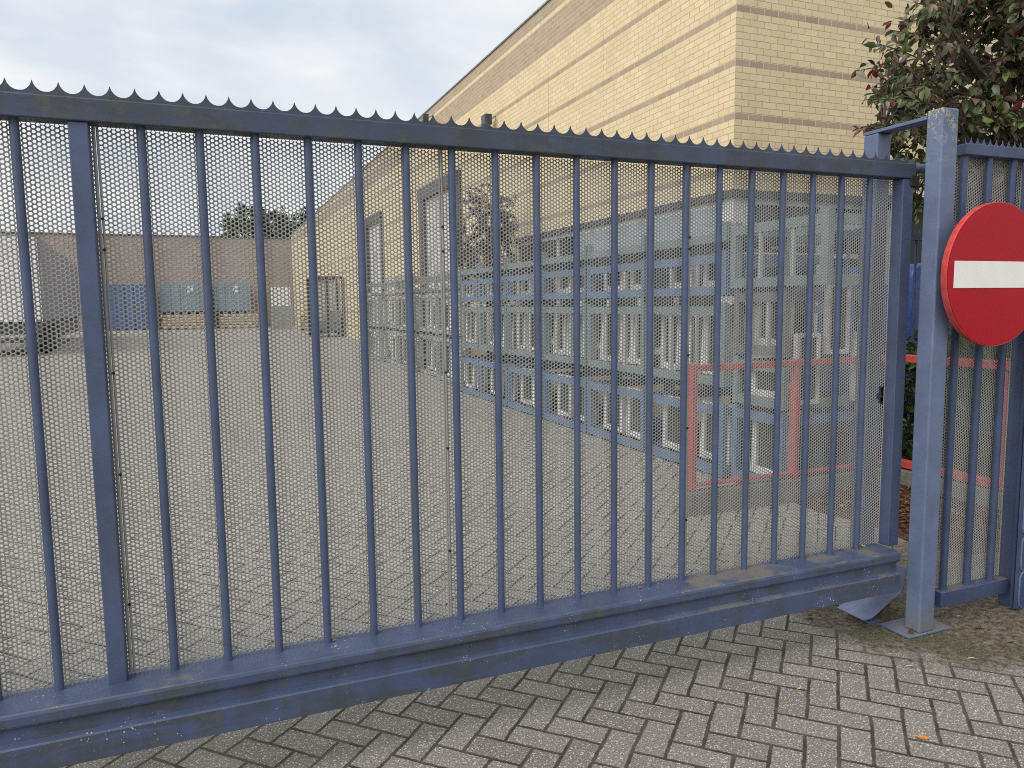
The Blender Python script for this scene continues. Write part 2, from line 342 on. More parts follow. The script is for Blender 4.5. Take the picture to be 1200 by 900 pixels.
# planting bed behind the fence: gently uneven mulch sheet
def mulch_mat():
    mt, t, b = material('leaf_mulch', 0.9, 0, None, 0.2); p = t.pos()
    c = t.mix(t.ramp(t.noise(p, 40, 5, 0.7), 0.4, 0.6), (0.028, 0.017, 0.012), (0.11, 0.05, 0.028))
    t.put(b.inputs['Base Color'], t.mix(t.m('MULTIPLY', t.ramp(t.noise(p, 90, 3), 0.55, 0.68), 0.6), c, (0.26, 0.16, 0.09)))
    t.put(b.inputs['Normal'], t.bump(t.noise(p, 60, 4), 0.02)); return mt
M_mulch = mulch_mat()
rg = np.random.default_rng(5)
mb = MB(); nx_, ny_ = 40, 24
for j in range(ny_+1):
    for i in range(nx_+1):
        x = 4.05+4.4*i/nx_ ; y = 3.0+4.7*j/ny_
        ed = min(i, nx_-i, j, ny_-j)
        mb.v.append((x + (rg.random()-.5)*.12, y + (rg.random()-.5)*.12, 0.004 + (0.03*rg.random()+0.02 if ed > 0 else 0)))
for j in range(ny_):
    for i in range(nx_):
        a = j*(nx_+1)+i; mb.f.append((a, a+1, a+nx_+2, a+nx_+1))
structure(part('mulch_bed', mb, M_mulch, smooth=True))
kb = MB().box(5.03, 5.13, 2.55, 4.329, -0.02, 0.172).box(3.09, 5.13, 4.33, 4.43, -0.02, 0.172)
structure(part('concrete_kerb', kb, M_concrete, bevel=0.01))
rng0 = np.random.default_rng(2)
# ================================================================== sliding gate
SP = 0.1588; X0 = -3.0194; GY = 2.5
ZB, ZT, ZRT = 0.3815, 2.050, 2.1150
bx = lambda i: (X0+i)*SP
XE = 2.923
gate = thing('sliding_gate', (bx(-6), GY, 0.0), 'long blue sliding gate of round bars with grey perforated sheet and spiked top rail', 'gate')
XL = -3.42
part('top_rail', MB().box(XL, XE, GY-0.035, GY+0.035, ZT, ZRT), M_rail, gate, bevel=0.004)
def spike_strip(xa, xb, y, z0, pitch, h, valley, phase=0.0, th=0.003):
    mb = MB(); top = []; n = 16
    k0 = math.floor((xa-phase)/pitch); k1 = math.ceil((xb-phase)/pitch)
    for k in range(k0, k1):
        for i in range(n):
            s = i/n; x = phase+(k+s)*pitch
            if xa <= x <= xb:
                c = abs(2*s-1)            # 1 at tips
                top.append((x, valley + (h-valley)*(0.55*(1-math.sqrt(max(0, 1-c**2)))+0.45*c**2.6)))
    poly = [(xa, 0)] + top + [(xb, 0)]
    m = len(top)
    mb = MB()
    for (y_) in (y-th/2, y+th/2):
        for x, hh in top: mb.v.append((x, y_, z0)); mb.v.append((x, y_, z0+hh))
    F = lambda s_, i, a: s_*2*m+2*i+a
    for i in range(m-1):
        mb.f += [(F(0,i,0), F(0,i+1,0), F(0,i+1,1), F(0,i,1)), (F(1,i,0), F(1,i,1), F(1,i+1,1), F(1,i+1,0)), (F(0,i,1), F(0,i+1,1), F(1,i+1,1), F(1,i,1))]
    return mb
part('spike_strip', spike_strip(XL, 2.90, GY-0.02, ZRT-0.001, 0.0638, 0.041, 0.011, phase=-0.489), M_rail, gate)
bar = None
for i in range(-17, 21):
    if i == 1: continue
    if bar is None:
        bar = part('bar', MB().cyl((bx(i), GY, ZB-0.004), (bx(i), GY, ZT+0.002), 0.0128, 20), M_bar, gate, smooth=True); b0 = i
    else:
        c = bar.copy(); COL.objects.link(c); c.parent = gate; c.location = ((i-b0)*SP, 0, 0)
part('post', MB().box(bx(1)-0.0255, bx(1)+0.0255, GY-0.026, GY+0.024, ZB-0.002, ZT), M_bar, gate, bevel=0.003)
part('end_stile', MB().box(2.862, XE, GY-0.03, GY+0.03, ZB-0.002, ZT-0.001), M_bar, gate, bevel=0.003)
# cantilever beam, profile in (y, z)
prof = [(2.400, ZB), (2.55, ZB), (2.55, 0.198), (2.386, 0.198), (2.386, 0.277), (2.389, 0.2815), (2.407, 0.2865), (2.409, 0.3325), (2.396, 0.3345), (2.390, 0.340), (2.388, 0.346), (2.388, 0.369), (2.391, 0.3775), (2.395, 0.3805)]
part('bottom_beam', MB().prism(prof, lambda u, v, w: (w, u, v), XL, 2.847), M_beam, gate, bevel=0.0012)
part('catch_bracket', MB().box(XE-0.002, XE+0.012, GY-0.03, GY+0.03, 2.055, 2.135), M_rail, gate, bevel=0.002)
part('guide_arm', MB().cyl((XE+0.008, GY, 2.098), (3.06, GY, 2.108), 0.021, 16), M_bar, gate, smooth=True)
part('stop_block', MB().box(XE-0.02, XE+0.03, GY-0.036, GY-0.002, 2.015, 2.066), M_rubber, gate, bevel=0.003)
# perforated sheets
def perforated(name, xa, xb, z0, z1, y, parent, hole=None, p=0.0135, dia=0.0097, th=0.0015, margin=0.0045):
    off = wloc(parent)
    dx = p*math.sqrt(3)/2
    nc = int((xb-xa-2*margin)/dx); nr = int((z1-z0)/p)
    st = xa + ((xb-xa)-nc*dx)/2 + dx/2
    ci, ri = np.meshgrid(np.arange(nc), np.arange(nr+1), indexing='ij')
    cx = (st+ci*dx).ravel(); cz = (z0+(ri+0.5*(ci % 2))*p).ravel()
    ok = cz+p*0.2 < z1
    if hole:
        hx, hz, hr = hole
        ok &= ((cx-hx)/hr[0])**2+((cz-hz)/hr[1])**2 > 1+0.35*np.sin(cz*400)
    cx = cx[ok]; cz = cz[ok]; n = len(cx)
    a6 = np.arange(6)*math.pi/3; a12 = np.arange(12)*math.pi/6
    rh = p/math.sqrt(3); r = dia/2
    V = np.empty((n, 30, 3), np.float32)
    V[:, :6, 0] = cx[:, None]+rh*np.cos(a6); V[:, :6, 2] = cz[:, None]+rh*np.sin(a6); V[:, :6, 1] = y
    for k, yy in ((6, y), (18, y+th)):
        V[:, k:k+12, 0] = cx[:, None]+r*np.cos(a12); V[:, k:k+12, 2] = cz[:, None]+r*np.sin(a12); V[:, k:k+12, 1] = yy
    V -= np.array(off, np.float32)
    loops = []; sizes = []
    for k in range(6):
        k2 = (k+1) % 6
        loops += [k, k2, 6+(2*k+2) % 12, 6+(2*k+1) % 12, 6+2*k]; sizes.append(5)
    for k in range(12):
        k2 = (k+1) % 12
        loops += [6+k, 6+k2, 18+k2, 18+k]; sizes.append(4)
    L = (np.array(loops, np.int32)[None]+np.arange(n, dtype=np.int32)[:, None]*30).ravel()
    sz = np.tile(np.array(sizes, np.int32), n); stt = np.concatenate([[0], np.cumsum(sz)[:-1]]).astype(np.int32)
    V = V.reshape(-1, 3)
    # solid edge strips, a hair in front
    ex = []
    for (s0, s1) in ((xa, st-dx/2+0.001), (st+(nc-0.5)*dx-0.001, xb)):
        ex.append((s0, s1, y-0.0012))
    vb = len(V); EV = []; EL = []
    for s0, s1, yy in ex:
        k = vb+len(EV)
        for (px, py) in ((s0, yy), (s1, yy), (s1, y+th), (s0, y+th)):
            EV += [(px-off.x, py-off.y, z0-off.z), (px-off.x, py-off.y, z1-off.z)]
        for q in ((0, 2, 3, 1), (2, 4, 5, 3), (4, 6, 7, 5), (6, 0, 1, 7)): EL.append([k+i for i in q])
    V = np.concatenate([V, np.array(EV, np.float32)]); L = np.concatenate([L, np.array(EL, np.int32).ravel()])
    stt = np.concatenate([stt, stt[-1]+sz[-1]+4*np.arange(len(EL), dtype=np.int32)]).astype(np.int32)
    me = bpy.data.meshes.new(name); me.vertices.add(len(V)); me.vertices.foreach_set('co', V.ravel())
    me.loops.add(len(L)); me.loops.foreach_set('vertex_index', L)
    me.polygons.add(len(stt)); me.polygons.foreach_set('loop_start', stt)
    me.update(calc_edges=True)
    return link(name, me, M_sheet, parent)
seams = [-3.40, -2.37, -1.33, -0.283, 0.759, 1.779, 2.868]
for a, b in zip(seams[:-1], seams[1:]):
    hl = (2.845, 1.083, (0.022, 0.042)) if b > 2.5 else None
    perforated('perforated_sheet', a+0.0008, b-0.0008, ZB+0.003, ZT, 2.527, gate, hole=hl)
# dark screw heads down the sheet joints
M_screw = worn('dark_screw', (0.015, 0.015, 0.016), rough=.6)
scr = None
for sx in seams[3:6]:
    for zq in (0.62, 1.03, 1.31, 1.72, 1.78):
        zq += rng0.uniform(-.03, .03)
        if scr is None:
            scr = part('screw', MB().cyl((sx+.003, 2.5262, zq), (sx+.003, 2.5215, zq), .0045, 10), M_screw, gate); sz0 = (sx, zq)
        else:
            c = scr.copy(); COL.objects.link(c); c.parent = gate; c.location = (sx-sz0[0], 0, zq-sz0[1])
# ================================================================== gate portal
po = thing('gate_portal', (2.948, 2.36, 0), 'pale blue gate catch frame of two lichen spotted posts joined by a top bar', 'gate post')
fp = part('front_post', MB().box(2.90, 2.994, 2.32, 2.40, 0.012, 2.322), M_post, po, bevel=0.008, seg=3)
part('rear_post', MB().box(2.90, 2.985, 2.652, 2.735, 0.012, 2.286), M_postr, po, bevel=0.008, seg=3)
part('top_bar', MB().box(2.901, 2.984, 2.4005, 2.736, 2.287, 2.302), M_postr, po, bevel=0.002)
bp = part('base_plate', MB().box(2.835, 3.10, 2.315, 2.475, 0.002, 0.013), M_plate, po, bevel=0.002)
part('base_plate', MB().box(2.835, 3.05, 2.62, 2.77, 0.002, 0.013), M_plate, po, bevel=0.002)
for (qx, qy) in ((2.872, 2.338), (3.06, 2.45)):
    part('bolt', MB().cyl((qx, qy, 0.012), (qx, qy, 0.026), 0.012, 6).cyl((qx, qy, 0.026), (qx, qy, 0.036), 0.006, 8), M_bark, bp)
# catch ramp
ca = thing('gate_catch', (2.83, 2.56, 0), 'bent blue steel catch ramp on the ground under the gate end', 'gate catch')
path = [(2.728, 0.048), (2.757, 0.060), (2.80, 0.082), (2.845, 0.108), (2.885, 0.130), (2.918, 0.150), (2.938, 0.172), (2.948, 0.20), (2.950, 0.275)]
mb = MB(); dirs_ = []
for k, (px, pz) in enumerate(path):
    y0 = 2.456 if k < 5 else 2.446; y1 = 2.63
    if k == 0: y0 = 2.475
    a = path[max(0, k-1)]; b = path[min(len(path)-1, k+1)]; tl = math.hypot(b[0]-a[0], b[1]-a[1]); nx_2, nz_2 = (b[1]-a[1])/tl*.007, -(b[0]-a[0])/tl*.007
    mb.v += [(px, y0, pz), (px, y1, pz), (px+nx_2, y0, pz+nz_2), (px+nx_2, y1, pz+nz_2)]
for k in range(len(path)-1):
    a = 4*k; b = a+4
    mb.f += [(a, b, b+1, a+1), (a+2, a+3, b+3, b+2), (a, a+2, b+2, b), (a+1, b+1, b+3, a+3)]
mb.f += [(0, 1, 3, 2), (len(mb.v)-4, len(mb.v)-2, len(mb.v)-1, len(mb.v)-3)]
part('ramp', mb, blue_paint('blue_ramp_paint', (0.15, 0.19, 0.30), 0.2, rough=0.4, specks=0.5), ca, bevel=0.0015, smooth=True)
part('support_block', MB().box(2.868, 2.912, 2.49, 2.60, 0, 0.118), M_bark, ca, bevel=0.004)
part('foot_plate', MB().box(2.80, 2.92, 2.50, 2.61, 0.002, 0.012), M_postr, ca, bevel=0.002)
# ================================================================== fixed fence
FY = 2.40
fe = thing('fixed_fence', (3.34, FY, 0), 'narrow fixed blue bar fence panel with perforated sheet beside the gate post', 'fence')
part('top_rail', MB().box(3.115, 3.575, FY-0.03, FY+0.03, 2.150, 2.198), M_fence, fe, bevel=0.003)
part('spike_strip', spike_strip(3.118, 3.575, FY-0.015, 2.197, 0.0405, 0.030, 0.004, phase=3.12), M_fence, fe)
part('bottom_rail', MB().box(3.095, 3.555, FY-0.03, FY+0.03, 0.082, 0.155), M_fence, fe, bevel=0.003)
for i, xx in enumerate((3.142, 3.301, 3.461)):
    part('bar', MB().cyl((xx, FY, 0.153), (xx, FY, 2.151), 0.0165, 18), M_fence, fe, smooth=True)
perforated('perforated_sheet', 3.06, 3.565, 0.156, 2.15, FY+0.025, fe)
ep = thing('fence_post', (3.63, FY, 0), 'dark blue square fence post with a scalloped edge strip at the right', 'fence post')
part('post', MB().box(3.585, 3.69, FY-0.06, FY+0.04, 0, 2.25), M_fence, ep, bevel=0.005)
mb = MB(); zz = 0.02; m = 0
while zz < 2.1:
    for i in range(12):
        s = i/12; c = abs(2*s-1)
        mb.v += [(3.535, FY-0.075, zz+s*0.18), (3.568+0.022*c**7, FY-0.075, zz+s*0.18), (3.568+0.022*c**7, FY-0.068, zz+s*0.18), (3.535, FY-0.068, zz+s*0.18)]; m += 1
    zz += 0.18
for i in range(m-1):
    a = 4*i; mb.f += [(a, a+1, a+5, a+4), (a+1, a+2, a+6, a+5), (a+2, a+3, a+7, a+6)]
sst = part('scalloped_strip', mb, M_fence, ep)
pts_ = [(mb.v[4*i+1][0]+.001, FY-0.076, mb.v[4*i+1][2]) for i in range(m)]
part('strip_edge_highlight', MB().tube(pts_, [0.0038]*m, 6), M_plate, sst, smooth=True)  # pale tube paints the light caught along the scalloped edge
part('strip_bracket', MB().box(3.545, 3.586, FY-0.068, FY-0.05, 0.02, 2.1), M_fence, ep)
# ================================================================== no-entry sign
sg = thing('no_entry_sign', (3.18, 2.245, 1.62), 'round red no-entry sign with a white bar beside the gate post', 'sign')
def sign_mat(name, c):
    mt, t, b = material(name, 0.4, 0, None, 0.2); p = t.pos()
    sc = t.noise(t.com(t.m('MULTIPLY', t.sep(p)[0], 60), 0.0, t.m('MULTIPLY', t.sep(p)[2], 9)), 3, 4, 0.7)
    t.put(b.inputs['Base Color'], t.mix(t.m('MULTIPLY', t.ramp(sc, 0.68, 0.75), 0.5), t.mix(t.noise(p, 8, 4), tuple(v*0.9 for v in c), tuple(v*1.06 for v in c)), (0.3, 0.28, 0.26)))
    return mt
M_sred = sign_mat('sign_red', (0.38, 0.004, 0.014)); M_swhite = sign_mat('sign_white', (0.80, 0.79, 0.75))
M_rim = worn('sign_rim_red', (0.50, 0.05, 0.045), rough=0.4, amt=0.2)
def disc(r, y0, prof_):
    mb = MB(); n = 96
    for (rr, dy) in prof_:
        for i in range(n):
            a = 2*math.pi*i/n; mb.v.append((3.18+rr*math.cos(a), 2.245+dy, 1.62+rr*math.sin(a)))
    for k in range(len(prof_)-1):
        for i in range(n): j = (i+1) % n; mb.f.append((k*n+i, k*n+j, (k+1)*n+j, (k+1)*n+i))
    mb.f.append(tuple(range(n))); return mb
part('sign_plate', disc(0, 0, [(0.3055, 0.0), (0.3055, 0.006)]), M_sred, sg, smooth=True)
part('rim', disc(0, 0, [(0.306, 0.0025), (0.3085, 0.001), (0.3105, 0.003), (0.311, 0.008), (0.311, 0.028), (0.306, 0.028), (0.300, 0.03)]), M_rim, sg, smooth=True)
part('white_bar', MB().box(3.18-0.268, 3.18+0.268, 2.2428, 2.246, 1.62-0.056, 1.62+0.058), M_swhite, sg, bevel=0.0008)
for zc in (1.46, 1.78): part('clamp', MB().box(3.155, 3.205, 2.276, FY-0.018, zc-.02, zc+.02).box(3.12, 3.48, FY-0.024, FY-0.0175, zc-.02, zc+.02), M_zinc, sg, bevel=0.002)
# ================================================================== yellow brick building
bd = thing('brick_warehouse', (6.3, 8.0, 0), 'large pale yellow brick warehouse with brown brick bands behind the gate', 'building')
XW, YW, ZR = 6.3, 8.0, 7.255
wl = MB().box(XW, 46, YW, 62.6, 2.955, ZR).box(XW, 46, 15.45, 62.6, 0, 2.953)
part('wall', wl, M_brick, bd)
part('plinth_wall', MB().box(XW+0.02, 45.9, YW+0.02, 15.448, 0, 0.75), M_brick, bd)
part('corner_pier', MB().box(XW+0.05, XW+0.30, YW+0.05, YW+0.30, 0.752, 2.86), M_white, bd)
part('lintel_band', MB().box(XW-0.006, 45.9, YW-0.006, 15.46, 2.865, 2.953), M_dark, bd)
cp = MB().box(XW-0.025, 46, YW-0.025, 62.7, ZR+0.002, ZR+0.035)
part('roof_coping', cp, worn('grey_coping', (0.24, 0.24, 0.235), rough=0.5), bd)
gl = part('window', MB().box(XW+0.12, XW+0.14, YW+0.32, 15.44, 0.80, 2.80), M_glass, bd)
fr = MB().box(XW+0.06, XW+0.125, YW+0.32, 15.44, 0.752, 0.82).box(XW+0.06, XW+0.125, YW+0.32, 15.44, 2.78, 2.863).box(XW+0.07, XW+0.125, YW+0.32, 15.44, 2.10, 2.16)
for k in range(8): fr.box(XW+0.065, XW+0.13, 8.32+k*1.01, 8.39+k*1.01, 0.821, 2.779)
part('window_frame', fr, M_white, gl)
part('sky_reflection_panel', MB().box(XW+0.055, XW+0.118, YW+0.32, 12.4, 2.165, 2.779), worn('pale_blue_sky_reflection', (0.33, 0.40, 0.44), rough=0.35, amt=0.2), gl)  # opaque pale sheet paints the sky's reflection onto the upper window
gl2 = part('window', MB().box(XW+0.32, 24, YW+0.12, YW+0.14, 0.80, 2.80), M_glass, bd)
fr = MB().box(XW+0.31, 24, YW+0.06, YW+0.125, 0.752, 0.82).box(XW+0.31, 24, YW+0.06, YW+0.125, 2.78, 2.863).box(XW+0.31, 24, YW+0.07, YW+0.125, 2.1, 2.16)
for k in range(14): fr.box(6.62+k*1.2, 6.69+k*1.2, YW+0.065, YW+0.13, 0.821, 2.779)
part('window_frame', fr, M_white, gl2)
M_shut = worn('pale_roller_shutter', (0.55, 0.55, 0.52), rough=0.6, amt=0.4, scale=2)
M_frame = worn('dark_grey_door_frame', (0.06, 0.058, 0.065), rough=0.5)
for (ya, yb, zt) in ((19.1, 23.0, 5.05), (28.6, 31.8, 5.12)):
    dr = part('loading_door', MB().box(XW-0.02, XW+0.02, ya+0.3, yb-0.3, 0, zt-0.4), M_shut, bd)
    part('door_frame', MB().box(XW-0.16, XW-0.002, ya, yb, zt-0.32, zt).box(XW-0.10, XW-0.002, ya, ya+0.2, 0, zt-0.321).box(XW-0.14, XW-0.002, yb-0.45, yb, 0, zt-0.321), M_frame, dr)
wd = part('side_door', MB().box(XW-0.012, XW+0.02, 25.2, 26.4, 0, 2.3), M_frame, bd)
for (yy, zz, sw) in ((16.5, 5.72, 1), (21.7, 6.93, 0)):
    fl = part('floodlight', MB().box(XW-0.30, XW-0.14, yy-0.15, yy+0.15, zz-0.13, zz+0.10), M_dark, bd, bevel=0.01)
    part('floodlight_bracket', MB().cyl((XW-0.15, yy, zz), (XW+0.01, yy, zz+0.12), 0.022, 8), M_zinc, fl)
    part('floodlight_glass', MB().box(XW-0.306, XW-0.301, yy-0.12, yy+0.12, zz-0.10, zz+0.07), M_glass, fl)
# ================================================================== brown building at the far end
fbld = thing('far_warehouse', (-10, 63.4, 0), 'long plain brown brick wall of the building at the far end of the yard', 'building')
M_brown = worn('brown_brick', (0.37, 0.285, 0.235), dirt=(0.30, 0.24, 0.20), rough=0.9, amt=0.4, scale=0.4, var=0.15)
part('wall', MB().box(-60, 9.0, 63.4, 90, 0, 7.0), M_brown, fbld)
part('roof_edge', MB().box(-60.1, 9.1, 63.3, 90.1, 7.002, 7.12), M_dark, fbld)
# ================================================================== foliage
LEAF_F = [(0, 1, 2), (0, 2, 3), (1, 4, 5, 2), (2, 5, 6, 3), (4, 7, 5), (5, 7, 6)]
def leaves(pts, dirs, sizes, wid, rng, fold=0.25, tip=0.0):
    n = len(pts); pts = np.asarray(pts); d = np.asarray(dirs)
    d = d/np.linalg.norm(d, axis=1)[:, None]
    rv = rng.normal(size=(n, 3)); rv[:, 2] = abs(rv[:, 2])+0.5
    sd = np.cross(d, rv); sd /= np.linalg.norm(sd, axis=1)[:, None]; nn = np.cross(sd, d)
    L = np.asarray(sizes)[:, None]; w = L*wid
    P = lambda a, b, c: pts+d*L*a+sd*w*b+nn*L*c
    V = np.stack([P(0, 0, 0), P(.3, -.45, fold*.22), P(.33, 0, -.03), P(.3, .45, fold*.22), P(.68, -.4, fold*.15), P(.7, 0, -.08), P(.68, .4, fold*.15), P(1, 0, -.2)], 1)
    return V
def leaf_mesh(name, V, mat, parent):
    off = np.array(wloc(parent)); n = len(V)
    V = (V-off).reshape(-1, 3).astype(np.float32)
    lp = [i for f in LEAF_F for i in f]; sz = [len(f) for f in LEAF_F]
    L = (np.array(lp, np.int32)[None]+8*np.arange(n, dtype=np.int32)[:, None]).ravel()
    szs = np.tile(np.array(sz, np.int32), n); st = np.concatenate([[0], np.cumsum(szs)[:-1]]).astype(np.int32)
    me = bpy.data.meshes.new(name); me.vertices.add(len(V)); me.vertices.foreach_set('co', V.ravel())
    me.loops.add(len(L)); me.loops.foreach_set('vertex_index', L); me.polygons.add(len(st)); me.polygons.foreach_set('loop_start', st)
    me.update(calc_edges=True)
    for p in me.polygons: p.use_smooth = True
    return link(name, me, mat, parent)
def leaf_join(obj_, V, mat, parent):
    tmp = leaf_mesh('shoots', V, mat, parent); me = obj_.data; me.materials.append(mat); mi = len(me.materials)-1
    bm = bmesh.new(); bm.from_mesh(me); k = len(bm.faces); bm.from_mesh(tmp.data); bm.faces.ensure_lookup_table()
    for f in bm.faces[k:]: f.material_index = mi; f.smooth = True
    bm.to_mesh(me); bm.free(); m2 = tmp.data; bpy.data.objects.remove(tmp); bpy.data.meshes.remove(m2)
def twig(a, b, rng, sag=0.1, n=6):
    a = np.array(a, float); b = np.array(b, float); L = np.linalg.norm(b-a)
    k = rng.normal(size=3)*L*0.06; out = []
    for i in range(n+1):
        s = i/n; out.append(a+(b-a)*s+k*math.sin(s*math.pi)+np.array([0, 0, math.sin(s*math.pi)*L*sag]))
    return out
def shrub_tree(root, trunk, limbs, targets, mat_leaf, rng, per=22, size=(0.05, 0.09), wid=0.55, start=0.35, trunk_r=0.07, twr=0.006, hang=0.35, crown='crown'):
    """trunk polyline, limbs = polylines from it; targets = twig ends, each fed from the nearest limb point"""
    mb = MB()
    mb.tube(trunk, np.linspace(trunk_r, trunk_r*0.5, len(trunk)), 9)
    nodes = list(map(np.array, trunk[1:]))
    for lb in limbs:
        mb.tube(lb, np.linspace(trunk_r*0.5, trunk_r*0.18, len(lb)), 7); nodes += [np.array(q) for q in lb[1:]]
    part('trunk', mb, M_bark, root, smooth=True)
    N = np.array(nodes); tw = MB(); P = []; D = []; Sz = []
    for tg in targets:
        tg = np.array(tg); a = N[np.argmin(((N-tg)**2).sum(1)+rng.random(len(N))*0.15)]
        pl = twig(a, tg, rng); tw.tube(pl, np.linspace(twr, twr*0.3, len(pl)), 4)
        L = np.linalg.norm(tg-a); m = max(5, int(per*rng.uniform(.7, 1.3)*min(1.5, .4+L)))
        for i in range(m):
            s = start+(1-start)*rng.random()**0.8; f = s*(len(pl)-1); k = min(int(f), len(pl)-2); q = pl[k]+(pl[k+1]-pl[k])*(f-k)
            dr = (pl[k+1]-pl[k]); dr /= np.linalg.norm(dr)
            dd = dr*0.7+rng.normal(size=3)*0.75; dd[2] -= hang
            P.append(q); D.append(dd); Sz.append(rng.uniform(*size))
    part('branches', tw, M_bark, root)
    return leaf_mesh(crown, leaves(P, D, Sz, wid, rng), mat_leaf, root)
rng = np.random.default_rng(11)
def shell(c, r, n, rng, lo=0.55):
    d = rng.normal(size=(n, 3)); d /= np.linalg.norm(d, axis=1)[:, None]
    q = rng.uniform(lo**3, 1, n)**(1/3)
    lump = 1+0.16*np.sin(d[:, 0]*5+1)*np.sin(d[:, 2]*6)+0.10*np.sin(d[:, 1]*9+d[:, 2]*7)
    return np.array(c)+d*np.array(r)*(q*lump)[:, None]
# big shrub tree on the right, dense body
tr = thing('plum_tree', (6.35, 4.5, 0), 'leafy tree with mixed green and dark red leaves overhanging the right fence', 'tree')
trunk = [(6.35, 4.5, 0), (6.32, 4.48, .9), (6.36, 4.5, 1.7), (6.3, 4.45, 2.5), (6.35, 4.5, 3.4), (6.4, 4.5, 4.3)]
limbs = []
for k in range(12):
    a = 2*math.pi*k/12+0.3; z0 = 1.7+0.2*k
    q0 = Vector((6.33, 4.48, z0)); e = Vector((6.35+0.95*math.cos(a), 4.5+0.9*math.sin(a), z0+0.55))
    limbs.append([q0, q0.lerp(e, .5)+Vector((0, 0, .12)), e])
limbs.append([Vector((6.3, 4.4, 2.5)), Vector((5.75, 4.35, 2.85)), Vector((5.35, 4.3, 3.0))])
limbs.append([Vector((6.3, 4.4, 2.9)), Vector((5.8, 4.35, 3.35)), Vector((5.4, 4.3, 3.6))])
limbs.append([Vector((6.3, 4.4, 2.1)), Vector((5.85, 4.2, 2.3)), Vector((5.5, 4.1, 2.4))])
tg = np.concatenate([shell((6.7, 4.5, 3.35), (1.2, 1.1, 1.75), 820, rng), shell((6.25, 4.3, 2.5), (0.75, 0.8, 0.55), 38, rng, .2), shell((6.6, 3.9, 3.2), (0.8, 0.5, 1.3), 120, rng, .3),
                     np.array([(rng.uniform(5.35, 5.9), rng.uniform(3.9, 4.7), rng.uniform(2.4, 4.3)) for _ in range(30)]),
                     np.zeros((0, 3))])
tg = tg[(tg[:, 2] > 1.5)]
SHOOTS = [(4.47, 4.3, 2.96), (4.75, 4.3, 3.6), (4.61, 4.3, 3.37), (4.6, 4.3, 3.23), (4.69, 4.3, 3.12), (4.54, 4.3, 2.77), (4.85, 4.3, 3.35), (4.94, 4.3, 3.56), (4.88, 4.3, 3.04), (4.58, 4.3, 3.02), (4.82, 4.3, 2.87), (5.0, 4.3, 3.7), (4.72, 4.3, 3.29), (4.97, 4.3, 2.82), (5.11, 4.3, 3.39), (5.08, 4.3, 3.14), (5.07, 4.3, 2.6), (5.18, 4.3, 2.96)]
crown_ = shrub_tree(tr, trunk, limbs, tg, M_leaf, rng, per=24, size=(0.06, 0.125), wid=0.5, trunk_r=0.075)
# long loose shoots reaching left over the wall
P = []; D = []; Z = []
for q in SHOOTS:
    q = np.array(q) + rng.normal(size=3)*np.array([0, .15, 0]); a = np.array([5.75+rng.normal()*.1, 4.35, q[2]-.25+rng.normal()*.12])
    pl = twig(a, q, rng, sag=.12, n=9); part('shoot', MB().tube(pl, np.linspace(.008, .003, len(pl)), 5), M_bark, tr)
    for i in range(24):
        f = (.3+.7*rng.random()**.8)*9; k = min(int(f), 8); c = pl[k]+(pl[k+1]-pl[k])*(f-k)
        P.append(c+rng.normal(size=3)*.012); D.append((-.45+rng.normal()*.5, rng.normal()*.6, -.55+rng.normal()*.45)); Z.append(rng.uniform(.06, .105))
leaf_join(crown_, leaves(P, D, Z, .52, rng), M_leaf, tr)
# red young shoots at its left edge
P = []; D = []; Z = []
for _ in range(70):
    c = SHOOTS[[2, 3, 4, 5, 1][rng.integers(5)]]
    P.append(np.array(c)+rng.normal(size=3)*np.array([.05, .05, .04])+np.array([.05, 0, 0])); D.append(rng.normal(size=3)*.6+np.array([-.3, 0, -.6])); Z.append(rng.uniform(.05, .085))
leaf_join(crown_, leaves(P, D, Z, .5, rng), M_leaf_red, tr)
# laurel hedge
hd = thing('laurel_hedge', (6.0, 3.6, 0), 'dense dark green laurel hedge behind the red rail at the right', 'hedge')
P = []; D = []; Z = []; st_ = MB()
for _ in range(9000):
    u = rng.random(3); f = rng.integers(4)
    q = np.array([5.36+2.4*u[0], 2.95+2.0*u[1], 0.10+1.02*u[2]])
    if f == 0: q[0] = 5.36+0.28*u[0]**2
    elif f == 1: q[2] = 1.16-0.25*u[2]**2
    elif f == 2: q[1] = 2.95+0.3*u[1]**2
    q[2] *= 1+0.07*math.sin(q[0]*9)*math.sin(q[1]*7+1)
    P.append(q); D.append(rng.normal(size=3)*.7+np.array([-.35, -.3, .55])); Z.append(rng.uniform(.06, .12))
leaf_mesh('foliage', leaves(P, D, Z, .38, rng), M_hedge, hd)
for _ in range(60):
    a = (rng.uniform(5.5, 7.6), rng.uniform(3.1, 4.8), 0); st_.cyl(a, (a[0]+rng.normal()*.15, a[1]+rng.normal()*.15, rng.uniform(.6, 1.0)), .01, 5, .004)
part('stems', st_, M_bark, hd)
# small brownish tree standing against the wall
t2 = thing('brown_leafed_tree', (5.35, 14.6, 0), 'small brown leafed tree standing against the side wall of the brick warehouse', 'tree')
tk = [(5.35, 14.6, 0), (5.33, 14.6, 1.0), (5.37, 14.65, 2.0), (5.35, 14.6, 3.0)]
lb = [[Vector((5.35, 14.6, 1.2+.2*k)), Vector((5.35+.35*math.cos(k), 14.6+.5*math.sin(k), 1.7+.25*k)), Vector((5.35+.55*math.cos(k), 14.6+.8*math.sin(k), 2.0+.26*k))] for k in range(8)]
shrub_tree(t2, tk, lb, shell((5.35, 14.6, 2.5), (.7, 1.0, 1.45), 420, rng, .3), M_brush, rng, per=40, size=(.04, .075), wid=.45, trunk_r=.05)
